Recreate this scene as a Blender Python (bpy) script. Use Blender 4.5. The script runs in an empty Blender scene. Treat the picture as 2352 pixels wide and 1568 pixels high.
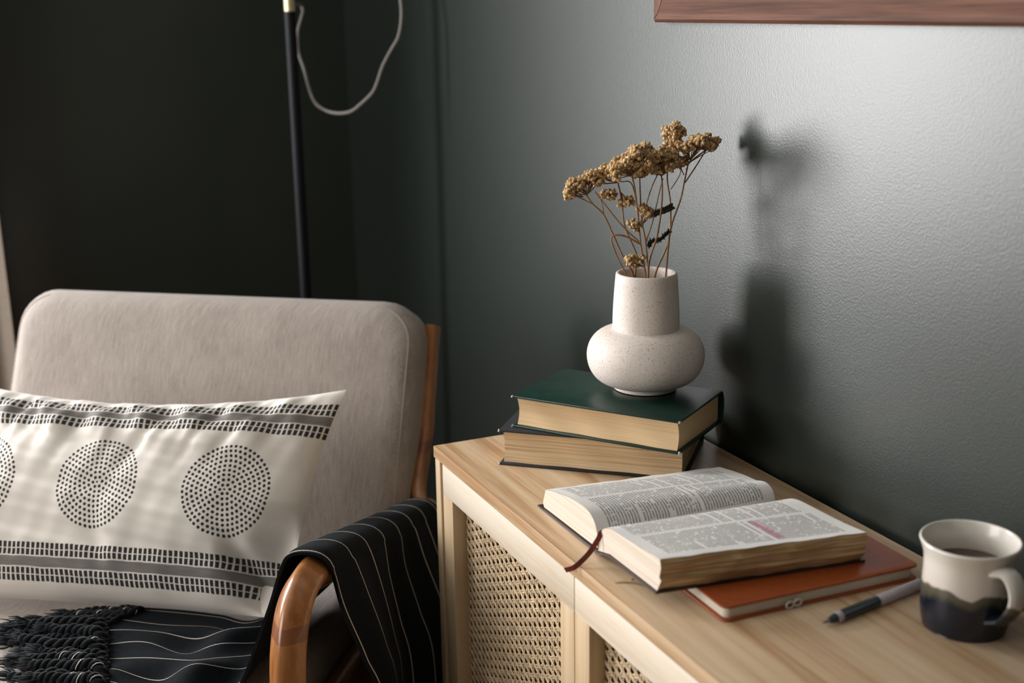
import bpy, math, random
import numpy as np
from math import sin, cos, pi, radians, sqrt, exp, atan2
random.seed(7)
rng = np.random.default_rng(7)
S = bpy.context.scene
COL = S.collection
# ------------------------------------------------------------------ camera
FPX = 2950.0
CAM = np.array([0., 0., 1.21])
yaw, pit, rol = radians(24.11), radians(14.76), radians(-.92)
W_ = np.array([sin(yaw)*cos(pit), cos(yaw)*cos(pit), -sin(pit)])
r0 = np.array([cos(yaw), -sin(yaw), 0.]); u0 = np.cross(r0, W_)
R_ = r0*cos(rol)+u0*sin(rol); U_ = -r0*sin(rol)+u0*cos(rol)
cd = bpy.data.cameras.new('camera'); cam = bpy.data.objects.new('camera', cd); COL.objects.link(cam)
import mathutils
M = mathutils.Matrix.Identity(4)
for i in range(3):
    M[i][0] = R_[i]; M[i][1] = U_[i]; M[i][2] = -W_[i]; M[i][3] = CAM[i]
cam.matrix_world = M
cd.sensor_width = 36; cd.lens = FPX/2352*36; cd.clip_start = .02
cd.dof.use_dof = True; cd.dof.focus_distance = 1.50; cd.dof.aperture_fstop = 3.9
S.camera = cam
# ------------------------------------------------------------------ light
S.view_settings.view_transform = 'Standard'; S.view_settings.look = 'None'
S.view_settings.gamma = 1; S.view_settings.use_curve_mapping = False
S.view_settings.exposure = 0.35
wd = bpy.data.worlds.new('world'); S.world = wd; wd.use_nodes = True
wd.node_tree.nodes['Background'].inputs[0].default_value = (.62, .72, .85, 1)
wd.node_tree.nodes['Background'].inputs[1].default_value = .6
def area(name, loc, rot, sx, sy, power, col):
    l = bpy.data.lights.new(name, 'AREA'); l.shape = 'RECTANGLE'; l.size = sx; l.size_y = sy
    l.energy = power; l.color = col
    o = bpy.data.objects.new(name, l); o.location = loc; o.rotation_euler = rot; COL.objects.link(o); return o
# daylight entering by the window in the far wall (left of the picture) and by the one in the left wall
FARWIN = (-1.20, -.35, .60, 2.05)     # x0 x1 z0 z1
LEFTWIN = (.75, 2.15, .80, 2.05)      # y0 y1 z0 z1
area('window_far_offscreen', (-.775, 2.90, 1.325), (radians(-90), 0, 0), .83, 1.42, 80, (.985, .985, 1.0))
area('window_left_offscreen', (-2.16, 1.45, 1.42), (0, radians(-90), 0), 1.2, 1.35, 33, (1.0, .965, .92))

# ------------------------------------------------------------------ projections
def ray(x, y): return W_+R_*(x-1176)/FPX-U_*(y-784)/FPX
def hp(x, y, z): d = ray(x, y); return CAM+d*((z-CAM[2])/d[2])
def xp(x, y, X): d = ray(x, y); return CAM+d*((X-CAM[0])/d[0])
def yp(x, y, Y): d = ray(x, y); return CAM+d*((Y-CAM[1])/d[1])
def at(x, y, t): return CAM+ray(x, y)*t
def proj(P):
    P = np.asarray(P, float)-CAM; d = P@W_; return 1176+FPX*(P@R_)/d, 784-FPX*(P@U_)/d
def V(*a): return np.array(a, float)
# ------------------------------------------------------------------ mesh helpers
ROOT = {}
def tag(o, label=None, cat=None, group=None, kind=None):
    if label: o['label'] = label
    if cat: o['category'] = cat
    if group: o['group'] = group
    if kind: o['kind'] = kind
    return o
def thing(name, loc, label, cat, group=None):
    o = bpy.data.objects.new(name, None); o.empty_display_size = .05; COL.objects.link(o); o.location = loc
    ROOT[o.name] = V(*loc); return tag(o, label, cat, group)
def sub(name, parent):
    o = bpy.data.objects.new(name, None); o.empty_display_size = .03; COL.objects.link(o); o.parent = parent
    ROOT[o.name] = ROOT[parent.name]; return o
def obj(name, geo, mat, parent=None, smooth=True, sharp=40, loc=None, uv=None, mats=None, fm=None):
    v, f = geo[0], geo[1]
    v = np.asarray(v, float)
    base = ROOT[parent.name] if parent is not None else (V(*loc) if loc is not None else V(0, 0, 0))
    v = v-base
    me = bpy.data.meshes.new(name); me.from_pydata(v.tolist(), [], [list(map(int, q)) for q in f])
    me.materials.append(mat)
    for m in (mats or []): me.materials.append(m)
    if fm is not None: me.polygons.foreach_set('material_index', np.asarray(fm, dtype=np.int32))
    if uv is not None:
        lay = me.uv_layers.new(name='UVMap'); uv = np.asarray(uv, float)
        li = np.empty(len(me.loops), dtype=np.int32); me.loops.foreach_get('vertex_index', li)
        lay.data.foreach_set('uv', uv[li].astype(np.float32).ravel())
    if smooth:
        me.polygons.foreach_set('use_smooth', np.ones(len(me.polygons), dtype=bool))
        if sharp: me.set_sharp_from_angle(angle=radians(sharp))
    me.update()
    o = bpy.data.objects.new(name, me); COL.objects.link(o)
    if parent is not None: o.parent = parent
    else: o.location = base
    ROOT[o.name] = base
    return o
def join(*gs):
    vs, fs, n = [], [], 0
    for g in gs:
        vs.append(np.asarray(g[0], float)); fs += [[i+n for i in q] for q in g[1]]; n += len(g[0])
    return np.vstack(vs), fs
def box(x0, x1, y0, y1, z0, z1):
    v = [(x, y, z) for z in (z0, z1) for y in (y0, y1) for x in (x0, x1)]
    return V(*v), [(0, 2, 3, 1), (4, 5, 7, 6), (0, 1, 5, 4), (2, 6, 7, 3), (0, 4, 6, 2), (1, 3, 7, 5)]
def rbox(x0, x1, y0, y1, z0, z1, b=.002, seg=2):
    import bmesh
    g = box(x0, x1, y0, y1, z0, z1); bm = bmesh.new()
    vs = [bm.verts.new(p) for p in g[0]]; [bm.faces.new([vs[i] for i in q]) for q in g[1]]
    bmesh.ops.bevel(bm, geom=bm.edges[:], offset=b, segments=seg, affect='EDGES', profile=.5)
    bm.verts.index_update()
    r = (np.array([v.co[:] for v in bm.verts]), [[v.index for v in f.verts] for f in bm.faces]); bm.free(); return r
def xf(g, o, ex, ey, ez=(0, 0, 1)):
    v = np.asarray(g[0]); return V(*o)+v[:, :1]*V(*ex)+v[:, 1:2]*V(*ey)+v[:, 2:3]*V(*ez), g[1]
def grid(P, closed_u=False, flip=False):
    """P[nu][nv][3] -> quads"""
    P = np.asarray(P, float); nu, nv = P.shape[:2]; f = []
    for i in range(nu if closed_u else nu-1):
        for j in range(nv-1):
            a, b, c, d = i*nv+j, ((i+1) % nu)*nv+j, ((i+1) % nu)*nv+j+1, i*nv+j+1
            f.append((a, d, c, b) if flip else (a, b, c, d))
    return P.reshape(-1, 3), f
def lathe(prof, c, n=64, wob=None):
    P = []
    for k in range(n):
        a = 2*pi*k/n; row = []
        for i, (r, z) in enumerate(prof):
            rr = r*(1+(wob(a, z) if wob else 0)); row.append((c[0]+rr*cos(a), c[1]+rr*sin(a), c[2]+z))
        P.append(row)
    return grid(P, closed_u=True, flip=False)
def spline(pts, n):
    """Catmull-Rom through pts, resampled at n points"""
    p = np.asarray(pts, float); p = np.vstack([2*p[0]-p[1], p, 2*p[-1]-p[-2]]); out = []; m = len(p)-3
    for k in range(n):
        t = k/(n-1)*m; i = min(int(t), m-1); t -= i; a, b, c, d = p[i], p[i+1], p[i+2], p[i+3]
        out.append(.5*((2*b)+(-a+c)*t+(2*a-5*b+4*c-d)*t*t+(-a+3*b-3*c+d)*t**3))
    return np.array(out)
def frames(path, up=None):
    path = np.asarray(path, float); T = np.gradient(path, axis=0); T /= np.linalg.norm(T, axis=1)[:, None]+1e-12
    u = V(*up) if up is not None else (V(0, 0, 1) if abs(T[0][2]) < .9 else V(1, 0, 0))
    A = []
    for t in T:
        if up is not None: u = V(*up)
        a = u-t*(u@t); a /= np.linalg.norm(a)+1e-12; u = a; A.append(a)
    A = np.array(A); B = np.cross(T, A); return T, A, B
def sweep(path, sec, scale=None, up=None, caps=True, twist=0.):
    """sec: list of (a,b) section points; a along up, b sideways"""
    path = np.asarray(path, float); T, A, B = frames(path, up); n = len(path); m = len(sec); v = []; f = []
    for i in range(n):
        s = 1 if scale is None else scale[i]; th = twist*i
        for (a, b) in sec:
            a2, b2 = a*cos(th)-b*sin(th), a*sin(th)+b*cos(th)
            v.append(path[i]+A[i]*a2*s+B[i]*b2*s)
    for i in range(n-1):
        for j in range(m):
            k = (j+1) % m; f.append((i*m+j, i*m+k, (i+1)*m+k, (i+1)*m+j))
    if caps: f.append(list(range(m))[::-1]); f.append([(n-1)*m+j for j in range(m)])
    return np.array(v), f
def circ(r, n=10, ry=None): return [(r*cos(2*pi*k/n), (ry or r)*sin(2*pi*k/n)) for k in range(n)]
def rrect(a, b, r, n=4):
    o = []
    for cx, cy, s in ((a-r, b-r, 0), (-a+r, b-r, 1), (-a+r, -b+r, 2), (a-r, -b+r, 3)):
        for k in range(n+1):
            t = (s+k/n)*pi/2; o.append((cx+r*cos(t), cy+r*sin(t)))
    return o
def tube(path, r, n=8, up=None):
    rs = np.broadcast_to(np.asarray(r, float), (len(path),)); return sweep(path, circ(1, n), scale=rs, up=up)
def ico(c, r, jit=.25, sq=1.):
    t = (1+5**.5)/2
    v = V(*[(-1, t, 0), (1, t, 0), (-1, -t, 0), (1, -t, 0), (0, -1, t), (0, 1, t), (0, -1, -t), (0, 1, -t), (t, 0, -1), (t, 0, 1), (-t, 0, -1), (-t, 0, 1)])
    v = v/np.linalg.norm(v[0])*(1+rng.uniform(-jit, jit, (12, 1))); v[:, 2] *= sq
    f = [(0, 11, 5), (0, 5, 1), (0, 1, 7), (0, 7, 10), (0, 10, 11), (1, 5, 9), (5, 11, 4), (11, 10, 2), (10, 7, 6), (7, 1, 8), (3, 9, 4), (3, 4, 2), (3, 2, 6), (3, 6, 8), (3, 8, 9), (4, 9, 5), (2, 4, 11), (6, 2, 10), (8, 6, 7), (9, 8, 1)]
    return v*r+V(*c), f
def fbm(x, y, seed=0):
    r = np.random.default_rng(seed); s = 0; a = 1
    for k in range(4):
        p = r.uniform(0, 6.28, 4); q = r.uniform(.7, 1.3, 4); w = 2**k
        s = s+a*(np.sin(x*w*q[0]+y*w*.6*q[1]+p[0])*np.cos(y*w*q[2]-x*w*.5*q[3]+p[1])); a *= .55
    return s
# ------------------------------------------------------------------ material helpers
class NT:
    def __init__(self, name):
        self.m = bpy.data.materials.new(name); self.m.use_nodes = True; self.t = self.m.node_tree
        self.b = self.t.nodes['Principled BSDF']
    def n(self, typ, **kw):
        o = self.t.nodes.new(typ)
        for k, v in kw.items(): setattr(o, k, v)
        return o
    def link(self, a, b): self.t.links.new(a, b)
    def put(self, sock, v):
        if isinstance(v, bpy.types.NodeSocket): self.link(v, sock)
        else: sock.default_value = v
    def math(self, op, a, b=0., c=0.):
        o = self.n('ShaderNodeMath', operation=op); self.put(o.inputs[0], a); self.put(o.inputs[1], b); self.put(o.inputs[2], c); return o.outputs[0]
    def coord(self, kind='Object', scale=(1, 1, 1), rot=(0, 0, 0)):
        c = self.n('ShaderNodeTexCoord'); m = self.n('ShaderNodeMapping'); self.link(c.outputs[kind], m.inputs[0])
        m.inputs['Scale'].default_value = scale; m.inputs['Rotation'].default_value = rot; return m.outputs[0]
    def noise(self, vec, scale=5., detail=4., rough=.5, out=0):
        o = self.n('ShaderNodeTexNoise'); self.put(o.inputs['Vector'], vec); o.inputs['Scale'].default_value = scale
        o.inputs['Detail'].default_value = detail; o.inputs['Roughness'].default_value = rough; return o.outputs[out]
    def ramp(self, fac, *stops):
        o = self.n('ShaderNodeValToRGB'); self.put(o.inputs[0], fac); e = o.color_ramp.elements
        while len(e) < len(stops): e.new(.5)
        for k, (p, c) in enumerate(stops): e[k].position = p; e[k].color = (*c, 1) if len(c) == 3 else c
        return o.outputs[0]
    def mix(self, fac, a, b):
        o = self.n('ShaderNodeMix', data_type='RGBA'); self.put(o.inputs[0], fac)
        self.put(o.inputs[6], (*a, 1) if isinstance(a, tuple) else a); self.put(o.inputs[7], (*b, 1) if isinstance(b, tuple) else b); return o.outputs[2]
    def sep(self, vec):
        o = self.n('ShaderNodeSeparateXYZ'); self.link(vec, o.inputs[0]); return o.outputs
    def comb(self, x, y, z=0.):
        o = self.n('ShaderNodeCombineXYZ'); self.put(o.inputs[0], x); self.put(o.inputs[1], y); self.put(o.inputs[2], z); return o.outputs[0]
    def bump(self, h, strength=.3, dist=.001):
        o = self.n('ShaderNodeBump'); self.put(o.inputs['Height'], h); o.inputs['Strength'].default_value = strength; o.inputs['Distance'].default_value = dist
        self.link(o.outputs[0], self.b.inputs['Normal']); return o
    def fin(self, col=None, rough=.6, spec=None, **kw):
        if col is not None: self.put(self.b.inputs['Base Color'], (*col, 1) if isinstance(col, tuple) else col)
        self.put(self.b.inputs['Roughness'], rough)
        if spec is not None: self.b.inputs['Specular IOR Level'].default_value = spec
        for k, v in kw.items(): self.put(self.b.inputs[k.replace('_', ' ')], v)
        return self.m
def plain(name, col, rough=.6, spec=None, var=.12, sc=40, **kw):
    t = NT(name); n = t.noise(t.coord(), sc); lo = tuple(c*(1-var) for c in col); hi = tuple(min(1, c*(1+var)) for c in col)
    return t.fin(t.ramp(n, (.3, lo), (.7, hi)), rough, spec, **kw)
def wood(name, light, mid, dark, scale=(40, 3, 40), rough=.45, spec=.4, bump=.1):
    t = NT(name); c = t.coord('Object', scale); w = t.noise(c, 1., 5, .6); w2 = t.noise(t.coord('Object', tuple(s*5 for s in scale)), 1., 3, .6)
    f = t.math('ADD', t.math('MULTIPLY', w, .75), t.math('MULTIPLY', w2, .25))
    col = t.ramp(f, (.36, dark), (.47, mid), (.60, light)); t.bump(w2, bump, .0005)
    return t.fin(col, rough, spec)
# ---- surfaces
def wallmat(name, col, rough, spec):
    t = NT(name); a = t.noise(t.coord('Object', (1, 1, 1)), 400., 3, .55); b = t.noise(t.coord(), 7., 3, .5)
    lo = tuple(c*.93 for c in col); hi = tuple(c*1.06 for c in col)
    h = t.math('ADD', a, t.math('MULTIPLY', b, .8)); t.bump(h, .13, .0018)
    return t.fin(t.ramp(b, (.3, lo), (.7, hi)), rough, spec, Specular_Tint=(1., 1., .96, 1))
m_wall = wallmat('sage_grey_wall_paint', (.0105, .0160, .0128), .38, .78)
m_plain_wall = plain('plain_wall_paint', (.20, .20, .18), .9, .2, .03, 4)
m_ceil = plain('ceiling_paint', (.6, .6, .58), .9, .2, .02, 4)
m_floor = wood('floor_oak', (.22, .15, .09), (.17, .11, .065), (.11, .07, .04), (25, 2, 25), .5)
m_white = plain('white_window_paint', (.75, .75, .72), .5, .4, .03)
# ================================================================== ROOM
X1, X0, Y1, Y0, H = .878, -2.10, 2.85, -2.2, 2.5
def struct(name, g, m, parent=None, **kw): return tag(obj(name, g, m, parent, smooth=False, **kw), kind='structure' if parent is None else None)
struct('floor', box(X0-.2, X1+.2, Y0-.2, Y1+.2, -.1, 0), m_floor)
struct('ceiling', box(X0-.2, X1+.2, Y0-.2, Y1+.2, H, H+.1), m_ceil)
struct('wall_right', box(X1, X1+.15, Y0-.15, Y1+.15, 0, H), m_wall)
a, b, c, d = FARWIN
struct('wall_far', join(box(X0-.15, a, Y1, Y1+.15, 0, H), box(b, X1, Y1, Y1+.15, 0, H), box(a, b, Y1, Y1+.15, 0, c), box(a, b, Y1, Y1+.15, d, H)), m_wall)
e, f, g, h = LEFTWIN
struct('wall_left', join(box(X0-.15, X0, Y0-.15, e, 0, H), box(X0-.15, X0, f, Y1, 0, H), box(X0-.15, X0, e, f, 0, g), box(X0-.15, X0, e, f, h, H)), m_plain_wall)
struct('wall_back', box(X0, X1, Y0-.15, Y0, 0, H), m_plain_wall)
w1 = struct('window_1', join(box(a-.05, b+.05, Y1-.015, Y1+.01, c-.05, c), box(a-.05, b+.05, Y1-.015, Y1+.01, d, d+.05), box(a-.05, a, Y1-.015, Y1+.01, c, d), box(b, b+.05, Y1-.015, Y1+.01, c, d)), m_white)
w2 = struct('window_2', join(box(X0-.01, X0+.015, e-.05, f+.05, g-.05, g), box(X0-.01, X0+.015, e-.05, f+.05, h, h+.05), box(X0-.01, X0+.015, e-.05, e, g, h), box(X0-.01, X0+.015, f, f+.05, g, h)), m_white)
# ================================================================== SIDEBOARD
ZT = .66
m_pine_y = wood('pine_top', (.58, .43, .28), (.50, .34, .20), (.35, .195, .09), (48, 1.5, 48), .42, .45)
m_pine_z = wood('pine_upright', (.62, .47, .30), (.56, .41, .25), (.47, .31, .17), (70, 70, 2.), .45, .4)
m_pine_rail = wood('pine_rail', (.69, .605, .495), (.66, .565, .445), (.59, .475, .345), (30, 1.5, 30), .45, .4)
m_cane = plain('cane_strand', (.60, .45, .28), .5, .4, .30, 130)
FX, BX, EY, NY = .5456, .8695, 1.4735, .565
sb = thing('sideboard', (.707, 1.02, 0), 'pale pine sideboard with woven cane doors against the wall', 'sideboard')
TT = .0155
obj('top', rbox(FX, BX, NY, EY, ZT-TT, ZT, .0012), m_pine_y, sb)
P0 = .017
for yy0, yy1 in ((EY-.003-P0, EY-.003), (NY+.003, NY+.003+P0)):
    obj('side_panel', rbox(FX+.001, BX-.003, yy0, yy1, .06, ZT-TT, .001), m_pine_z, sb)
obj('back_panel', box(BX-.012, BX-.004, NY+.02, EY-.02, .06, ZT-TT), m_pine_z, sb, smooth=False)
obj('bottom_panel', box(FX+.02, BX-.012, NY+.02, EY-.02, .06, .078), m_pine_z, sb, smooth=False)
for xx in (FX+.03, BX-.05):
    for yy in (NY+.05, EY-.06): obj('leg', tube([(xx, yy, 0), (xx, yy, .061)], .018, 12), m_pine_z, sb)
DY1, DG = 1.4465, 1.0765          # far door: gap side at DG
m_c = None
def door(y0, y1):
    """door between y0 (near) and y1 (far)"""
    dr = sub('door', sb); zt, zb = ZT-TT-.0015, .082; xf0 = FX+.0015; th = .022
    rail, stl, str_ = .040, .032, .037
    obj('top_rail', rbox(xf0, xf0+th, y0, y1, zt-rail, zt, .0008), m_pine_rail, dr)
    obj('bottom_rail', rbox(xf0, xf0+th, y0, y1, zb, zb+rail, .0008), m_pine_rail, dr)
    obj('stile', rbox(xf0, xf0+th, y1-stl, y1, zb+rail, zt-rail, .0008), m_pine_z, dr)
    obj('stile', rbox(xf0, xf0+th, y0, y0+stl, zb+rail, zt-rail, .0008), m_pine_z, dr)
    ya, yb, za, zb2 = y0+stl-.002, y1-stl+.002, zb+rail-.002, zt-rail+.002
    ca, cb = .0130, .0118; gs = []; xc = xf0+th-.0026
    def strand(y_0, z_0, y_1, z_1, ph, amp, off, ww, per):
        L = sqrt((y_1-y_0)**2+(z_1-z_0)**2); n = max(2, int(L/per*2.2)); pts = []
        for k in range(n+1):
            q = k/n; pts.append((xc+off+amp*sin(q*L/per*pi+ph), y_0+(y_1-y_0)*q, z_0+(z_1-z_0)*q))
        gs.append(sweep(pts, [(.0007, 0), (.0003, ww), (-.0006, 0), (.0003, -ww)], up=(-1, 0, 0), caps=False))
    ny, nz = int((yb-ya)/ca)+1, int((zb2-za)/cb)+1
    for i in range(ny+1):
        for q in (-1, 1):
            yy = ya+.002+(i+.5)*ca+q*.0021
            if ya < yy < yb: strand(yy, za, yy, zb2, i*pi, .00025, .0002, .0014, cb)
    sl = cb/2/ca
    for sgn in (1, -1):
        for k in range(-ny-2, nz+ny+3):
            for q in (-1, 1):
                z_a = zb2-k*cb-cb*.5+q*.0015       # height at y = ya+.002
                f = lambda y: z_a+sgn*sl*(y-ya-.002)
                y_lo, y_hi = ya, yb
                yy = sorted([ya+.002+(za-z_a)/(sgn*sl), ya+.002+(zb2-z_a)/(sgn*sl)]); y_lo = max(y_lo, yy[0]); y_hi = min(y_hi, yy[1])
                if y_hi-y_lo > .004: strand(y_lo, f(y_lo), y_hi, f(y_hi), k*pi, .00030, -.0005*sgn, .00125, ca)
    cn = obj('cane_panel', join(*gs), m_cane, dr, sharp=None); tag(cn, kind='stuff')
    return dr
door(DG+.0008, DY1)
door(.6065, DG-.0008)
# ================================================================== BOOKS
def pagemat(name, lo, mid, hi, sc=900, axis=2, wav=0.):
    t = NT(name); s = [2.5, 2.5, 2.5]; s[axis] = sc
    n = t.noise(t.coord('Object', tuple(s)), 1., 3, .7); n2 = t.noise(t.coord(), 25, 3)
    t.bump(n, .5, .0006)
    return t.fin(t.mix(t.math('MULTIPLY', n2, .25), t.ramp(n, (.33, lo), (.5, mid), (.66, hi)), lo), .8, .2)
m_pg_black = pagemat('rough_cut_pages', (.40, .24, .11), (.68, .50, .30), (.80, .65, .44), 520)
m_pg_green = pagemat('smooth_cut_pages', (.58, .37, .18), (.70, .50, .29), (.76, .57, .36), 1500)
def cloth(name, col, wear, rough=.6):
    t = NT(name); n = t.noise(t.coord(), 900., 2); n2 = t.noise(t.coord(), 35., 6, .7)
    t.bump(n, .25, .0003)
    return t.fin(t.ramp(n2, (.35, col), (.68, tuple(c*1.6+.003 for c in col)), (.80, wear)), rough, .4)
m_blk = cloth('black_book_cloth', (.012, .011, .013), (.045, .04, .04), .7)
m_grn = cloth('green_book_cloth', (.004, .022, .015), (.008, .038, .027), .33)
m_worn = plain('worn_cloth_corner', (.38, .34, .30), .9, .2, .4, 300)
def book(name, FL, FR, depth, z, th, m_cov, m_pg, label, bt=.003):
    FL, FR = V(*FL, 0), V(*FR, 0); L = np.linalg.norm(FR-FL); ex = (FR-FL)/L; ey = V(-ex[1], ex[0], 0)
    c = FL+ex*L/2+ey*depth/2; o = thing(name, (c[0], c[1], z), label, 'book', 'hardback books stacked under the vase')
    T = lambda g: xf(g, FL+V(0, 0, z), ex, ey)
    obj('back_cover', T(rbox(0, L, 0, depth, 0, bt, .0011)), m_cov, o)
    tc = obj('front_cover', T(rbox(0, L, 0, depth, th-bt, th, .0011)), m_cov, o)
    # rounded spine along the far long side
    pr = []
    for k in range(13):
        q = -pi/2+pi*k/12; pr.append((depth-.004+.010*cos(q), th/2+(th/2)*sin(q)))
    inner = [(y-.0025, (zz-th/2)*.93+th/2) for y, zz in pr]
    P = [[(xx, y, zz) for (y, zz) in pr+inner[::-1]+[pr[0]]] for xx in (0, L)]
    g = grid(P); g[1].append(list(range(26))[::-1]); g[1].append([27+i for i in range(26)])
    obj('spine', T(g), m_cov, o)
    # page block with hollow fore edge
    ins = .0045; n = 10; P = []
    for i in range(41):
        xx = ins+(L-2*ins)*i/40; row = []
        for k in range(n+1):
            q = k/n; zz = bt*.9+(th-1.8*bt)*q; row.append((xx, ins+.0045*sin(pi*q)+.0007*sin(xx*90+q*3), zz))
        row += [(xx, depth-.004, th-bt*.9), (xx, depth-.004, bt*.9), row[0]]
        P.append(row)
    g = grid(P, flip=True); m = n+4; g[1].append(list(range(m-1))); g[1].append([40*m+i for i in range(m-1)][::-1])
    obj('page_block', T(g), m_pg, o, sharp=50)
    for cx in (0, L):
        for zz in (bt/2, th-bt/2):
            obj('worn_corner', ico((FL+V(0, 0, z)+ex*cx+ey*.001+V(0, 0, zz)), .0021, .3), m_worn, o)
    return o, ex, ey, FL
bk_fl = hp(1147, 1067, ZT)[:2]; bk_fr = hp(1572, 1106, ZT)[:2]
book('hardback_book', bk_fl, bk_fr, .150, ZT, .0455, m_blk, m_pg_black, 'thick black cloth hardback lying under the green book')
ZB = ZT+.0455
gr_fl = hp(1176, 908, ZB+.0405)[:2]; gr_fr = hp(1561, 968, ZB+.0405)[:2]
book('hardback_book', gr_fl, gr_fr, .136, ZB, .0405, m_grn, m_pg_green, 'dark green hardback lying on the black book beneath the vase')
ZV = ZB+.0405
# ================================================================== VASE
def ceramic():
    t = NT('speckled_stoneware'); c = t.coord()
    v = t.n('ShaderNodeTexVoronoi'); t.put(v.inputs['Vector'], t.coord('Object', (1, 1, 1))); v.inputs['Scale'].default_value = 1150.
    sp = t.math('LESS_THAN', v.outputs['Distance'], t.math('MULTIPLY', t.math('SUBTRACT', t.noise(c, 420., 2), .40), 1.7))
    base = t.ramp(t.noise(c, 18., 3), (.3, (.70, .615, .555)), (.7, (.76, .68, .615)))
    t.bump(t.noise(c, 700., 2), .12, .0004)
    return t.fin(t.mix(t.math('MULTIPLY', sp, .75), base, (.30, .19, .12)), .55, .35)
m_vase = ceramic()
vc = hp(1482, 889, ZV); VD = (vc-CAM)@W_; PM = VD/FPX
def zat(py): # height of an axis point from its pixel row
    lo, hi = -.1, .6
    for _ in range(50):
        mid = (lo+hi)/2
        if proj((vc[0], vc[1], ZV+mid))[1] > py: lo = mid
        else: hi = mid
    return lo
z_j, z_m, z_top, z_f = zat(752), zat(812), zat(628), zat(876)
r_f, r_m, r_j, r_t = 73*PM, 134*PM, 76*PM, 69*PM
prof = [(0, .001), (r_f*.9, .0), (r_f, .0012), (r_f, z_f*.75), (r_f*.98, z_f)]
for k in range(1, 13):
    q = -pi/2+k/13*pi/2; prof.append((r_f*.98+(r_m-r_f*.98)*cos(q)**.85, z_m+(z_m-z_f)*sin(q)))
for k in range(0, 13):
    q = k/13*pi/2; prof.append((r_j+(r_m-r_j)*cos(q)**.95, z_m+(z_j-.001-z_m)*sin(q)))
prof += [(r_j, z_j), (r_j*.995, z_j+.004)]
for k in range(1, 9): s = k/8; prof.append((r_j+(r_t-r_j)*s+.0006*sin(pi*s), z_j+.004+(z_top-z_j-.004)*s))
lip = .0052
prof += [(r_t-.0006, z_top+.0012), (r_t-.002, z_top+.0018), (r_t-lip+.001, z_top+.0012), (r_t-lip, z_top-.001), (r_j-.006, z_j), (r_j-.004, z_m), (r_f*.8, z_f+.004), (0, z_f+.004)]
vase = obj('vase', lathe(prof, (vc[0], vc[1], ZV), 96), m_vase, loc=(vc[0], vc[1], ZV), sharp=60)
tag(vase, 'speckled cream stoneware vase with wide neck on the stacked books', 'vase')
# ================================================================== DRIED FLOWERS
m_stem = plain('dry_stem', (.26, .135, .06), .7, .25, .25, 120)
m_leafd = plain('dark_dry_leaf', (.035, .028, .02), .8, .2, .3, 200)
def floretmat():
    t = NT('dried_yarrow_florets'); n = t.noise(t.coord(), 190., 3, .6); n2 = t.noise(t.coord(), 1500., 2)
    t.bump(n2, .8, .0006)
    return t.fin(t.ramp(n, (.30, (.30, .16, .065)), (.5, (.60, .40, .20)), (.68, (.82, .64, .40))), .9, .1)
m_flo = floretmat()
CR = lambda cx, cy: (1280+cx/4.02, 270+cy/4.02)
def fp(cx, cy, off=0.):
    x, y = CR(cx, cy); d = ray(x, y); n = V(sin(yaw), cos(yaw), 0); return CAM+d*(((vc-CAM)@n+off)/(d@n))
FLO = []; DEEP = [(-.006, -.014), (.013, .012), (-.012, -.024), (.006, .022), (-.003, -.002), (.012, .022), (.001, .010)]; NSP = [0]
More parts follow.
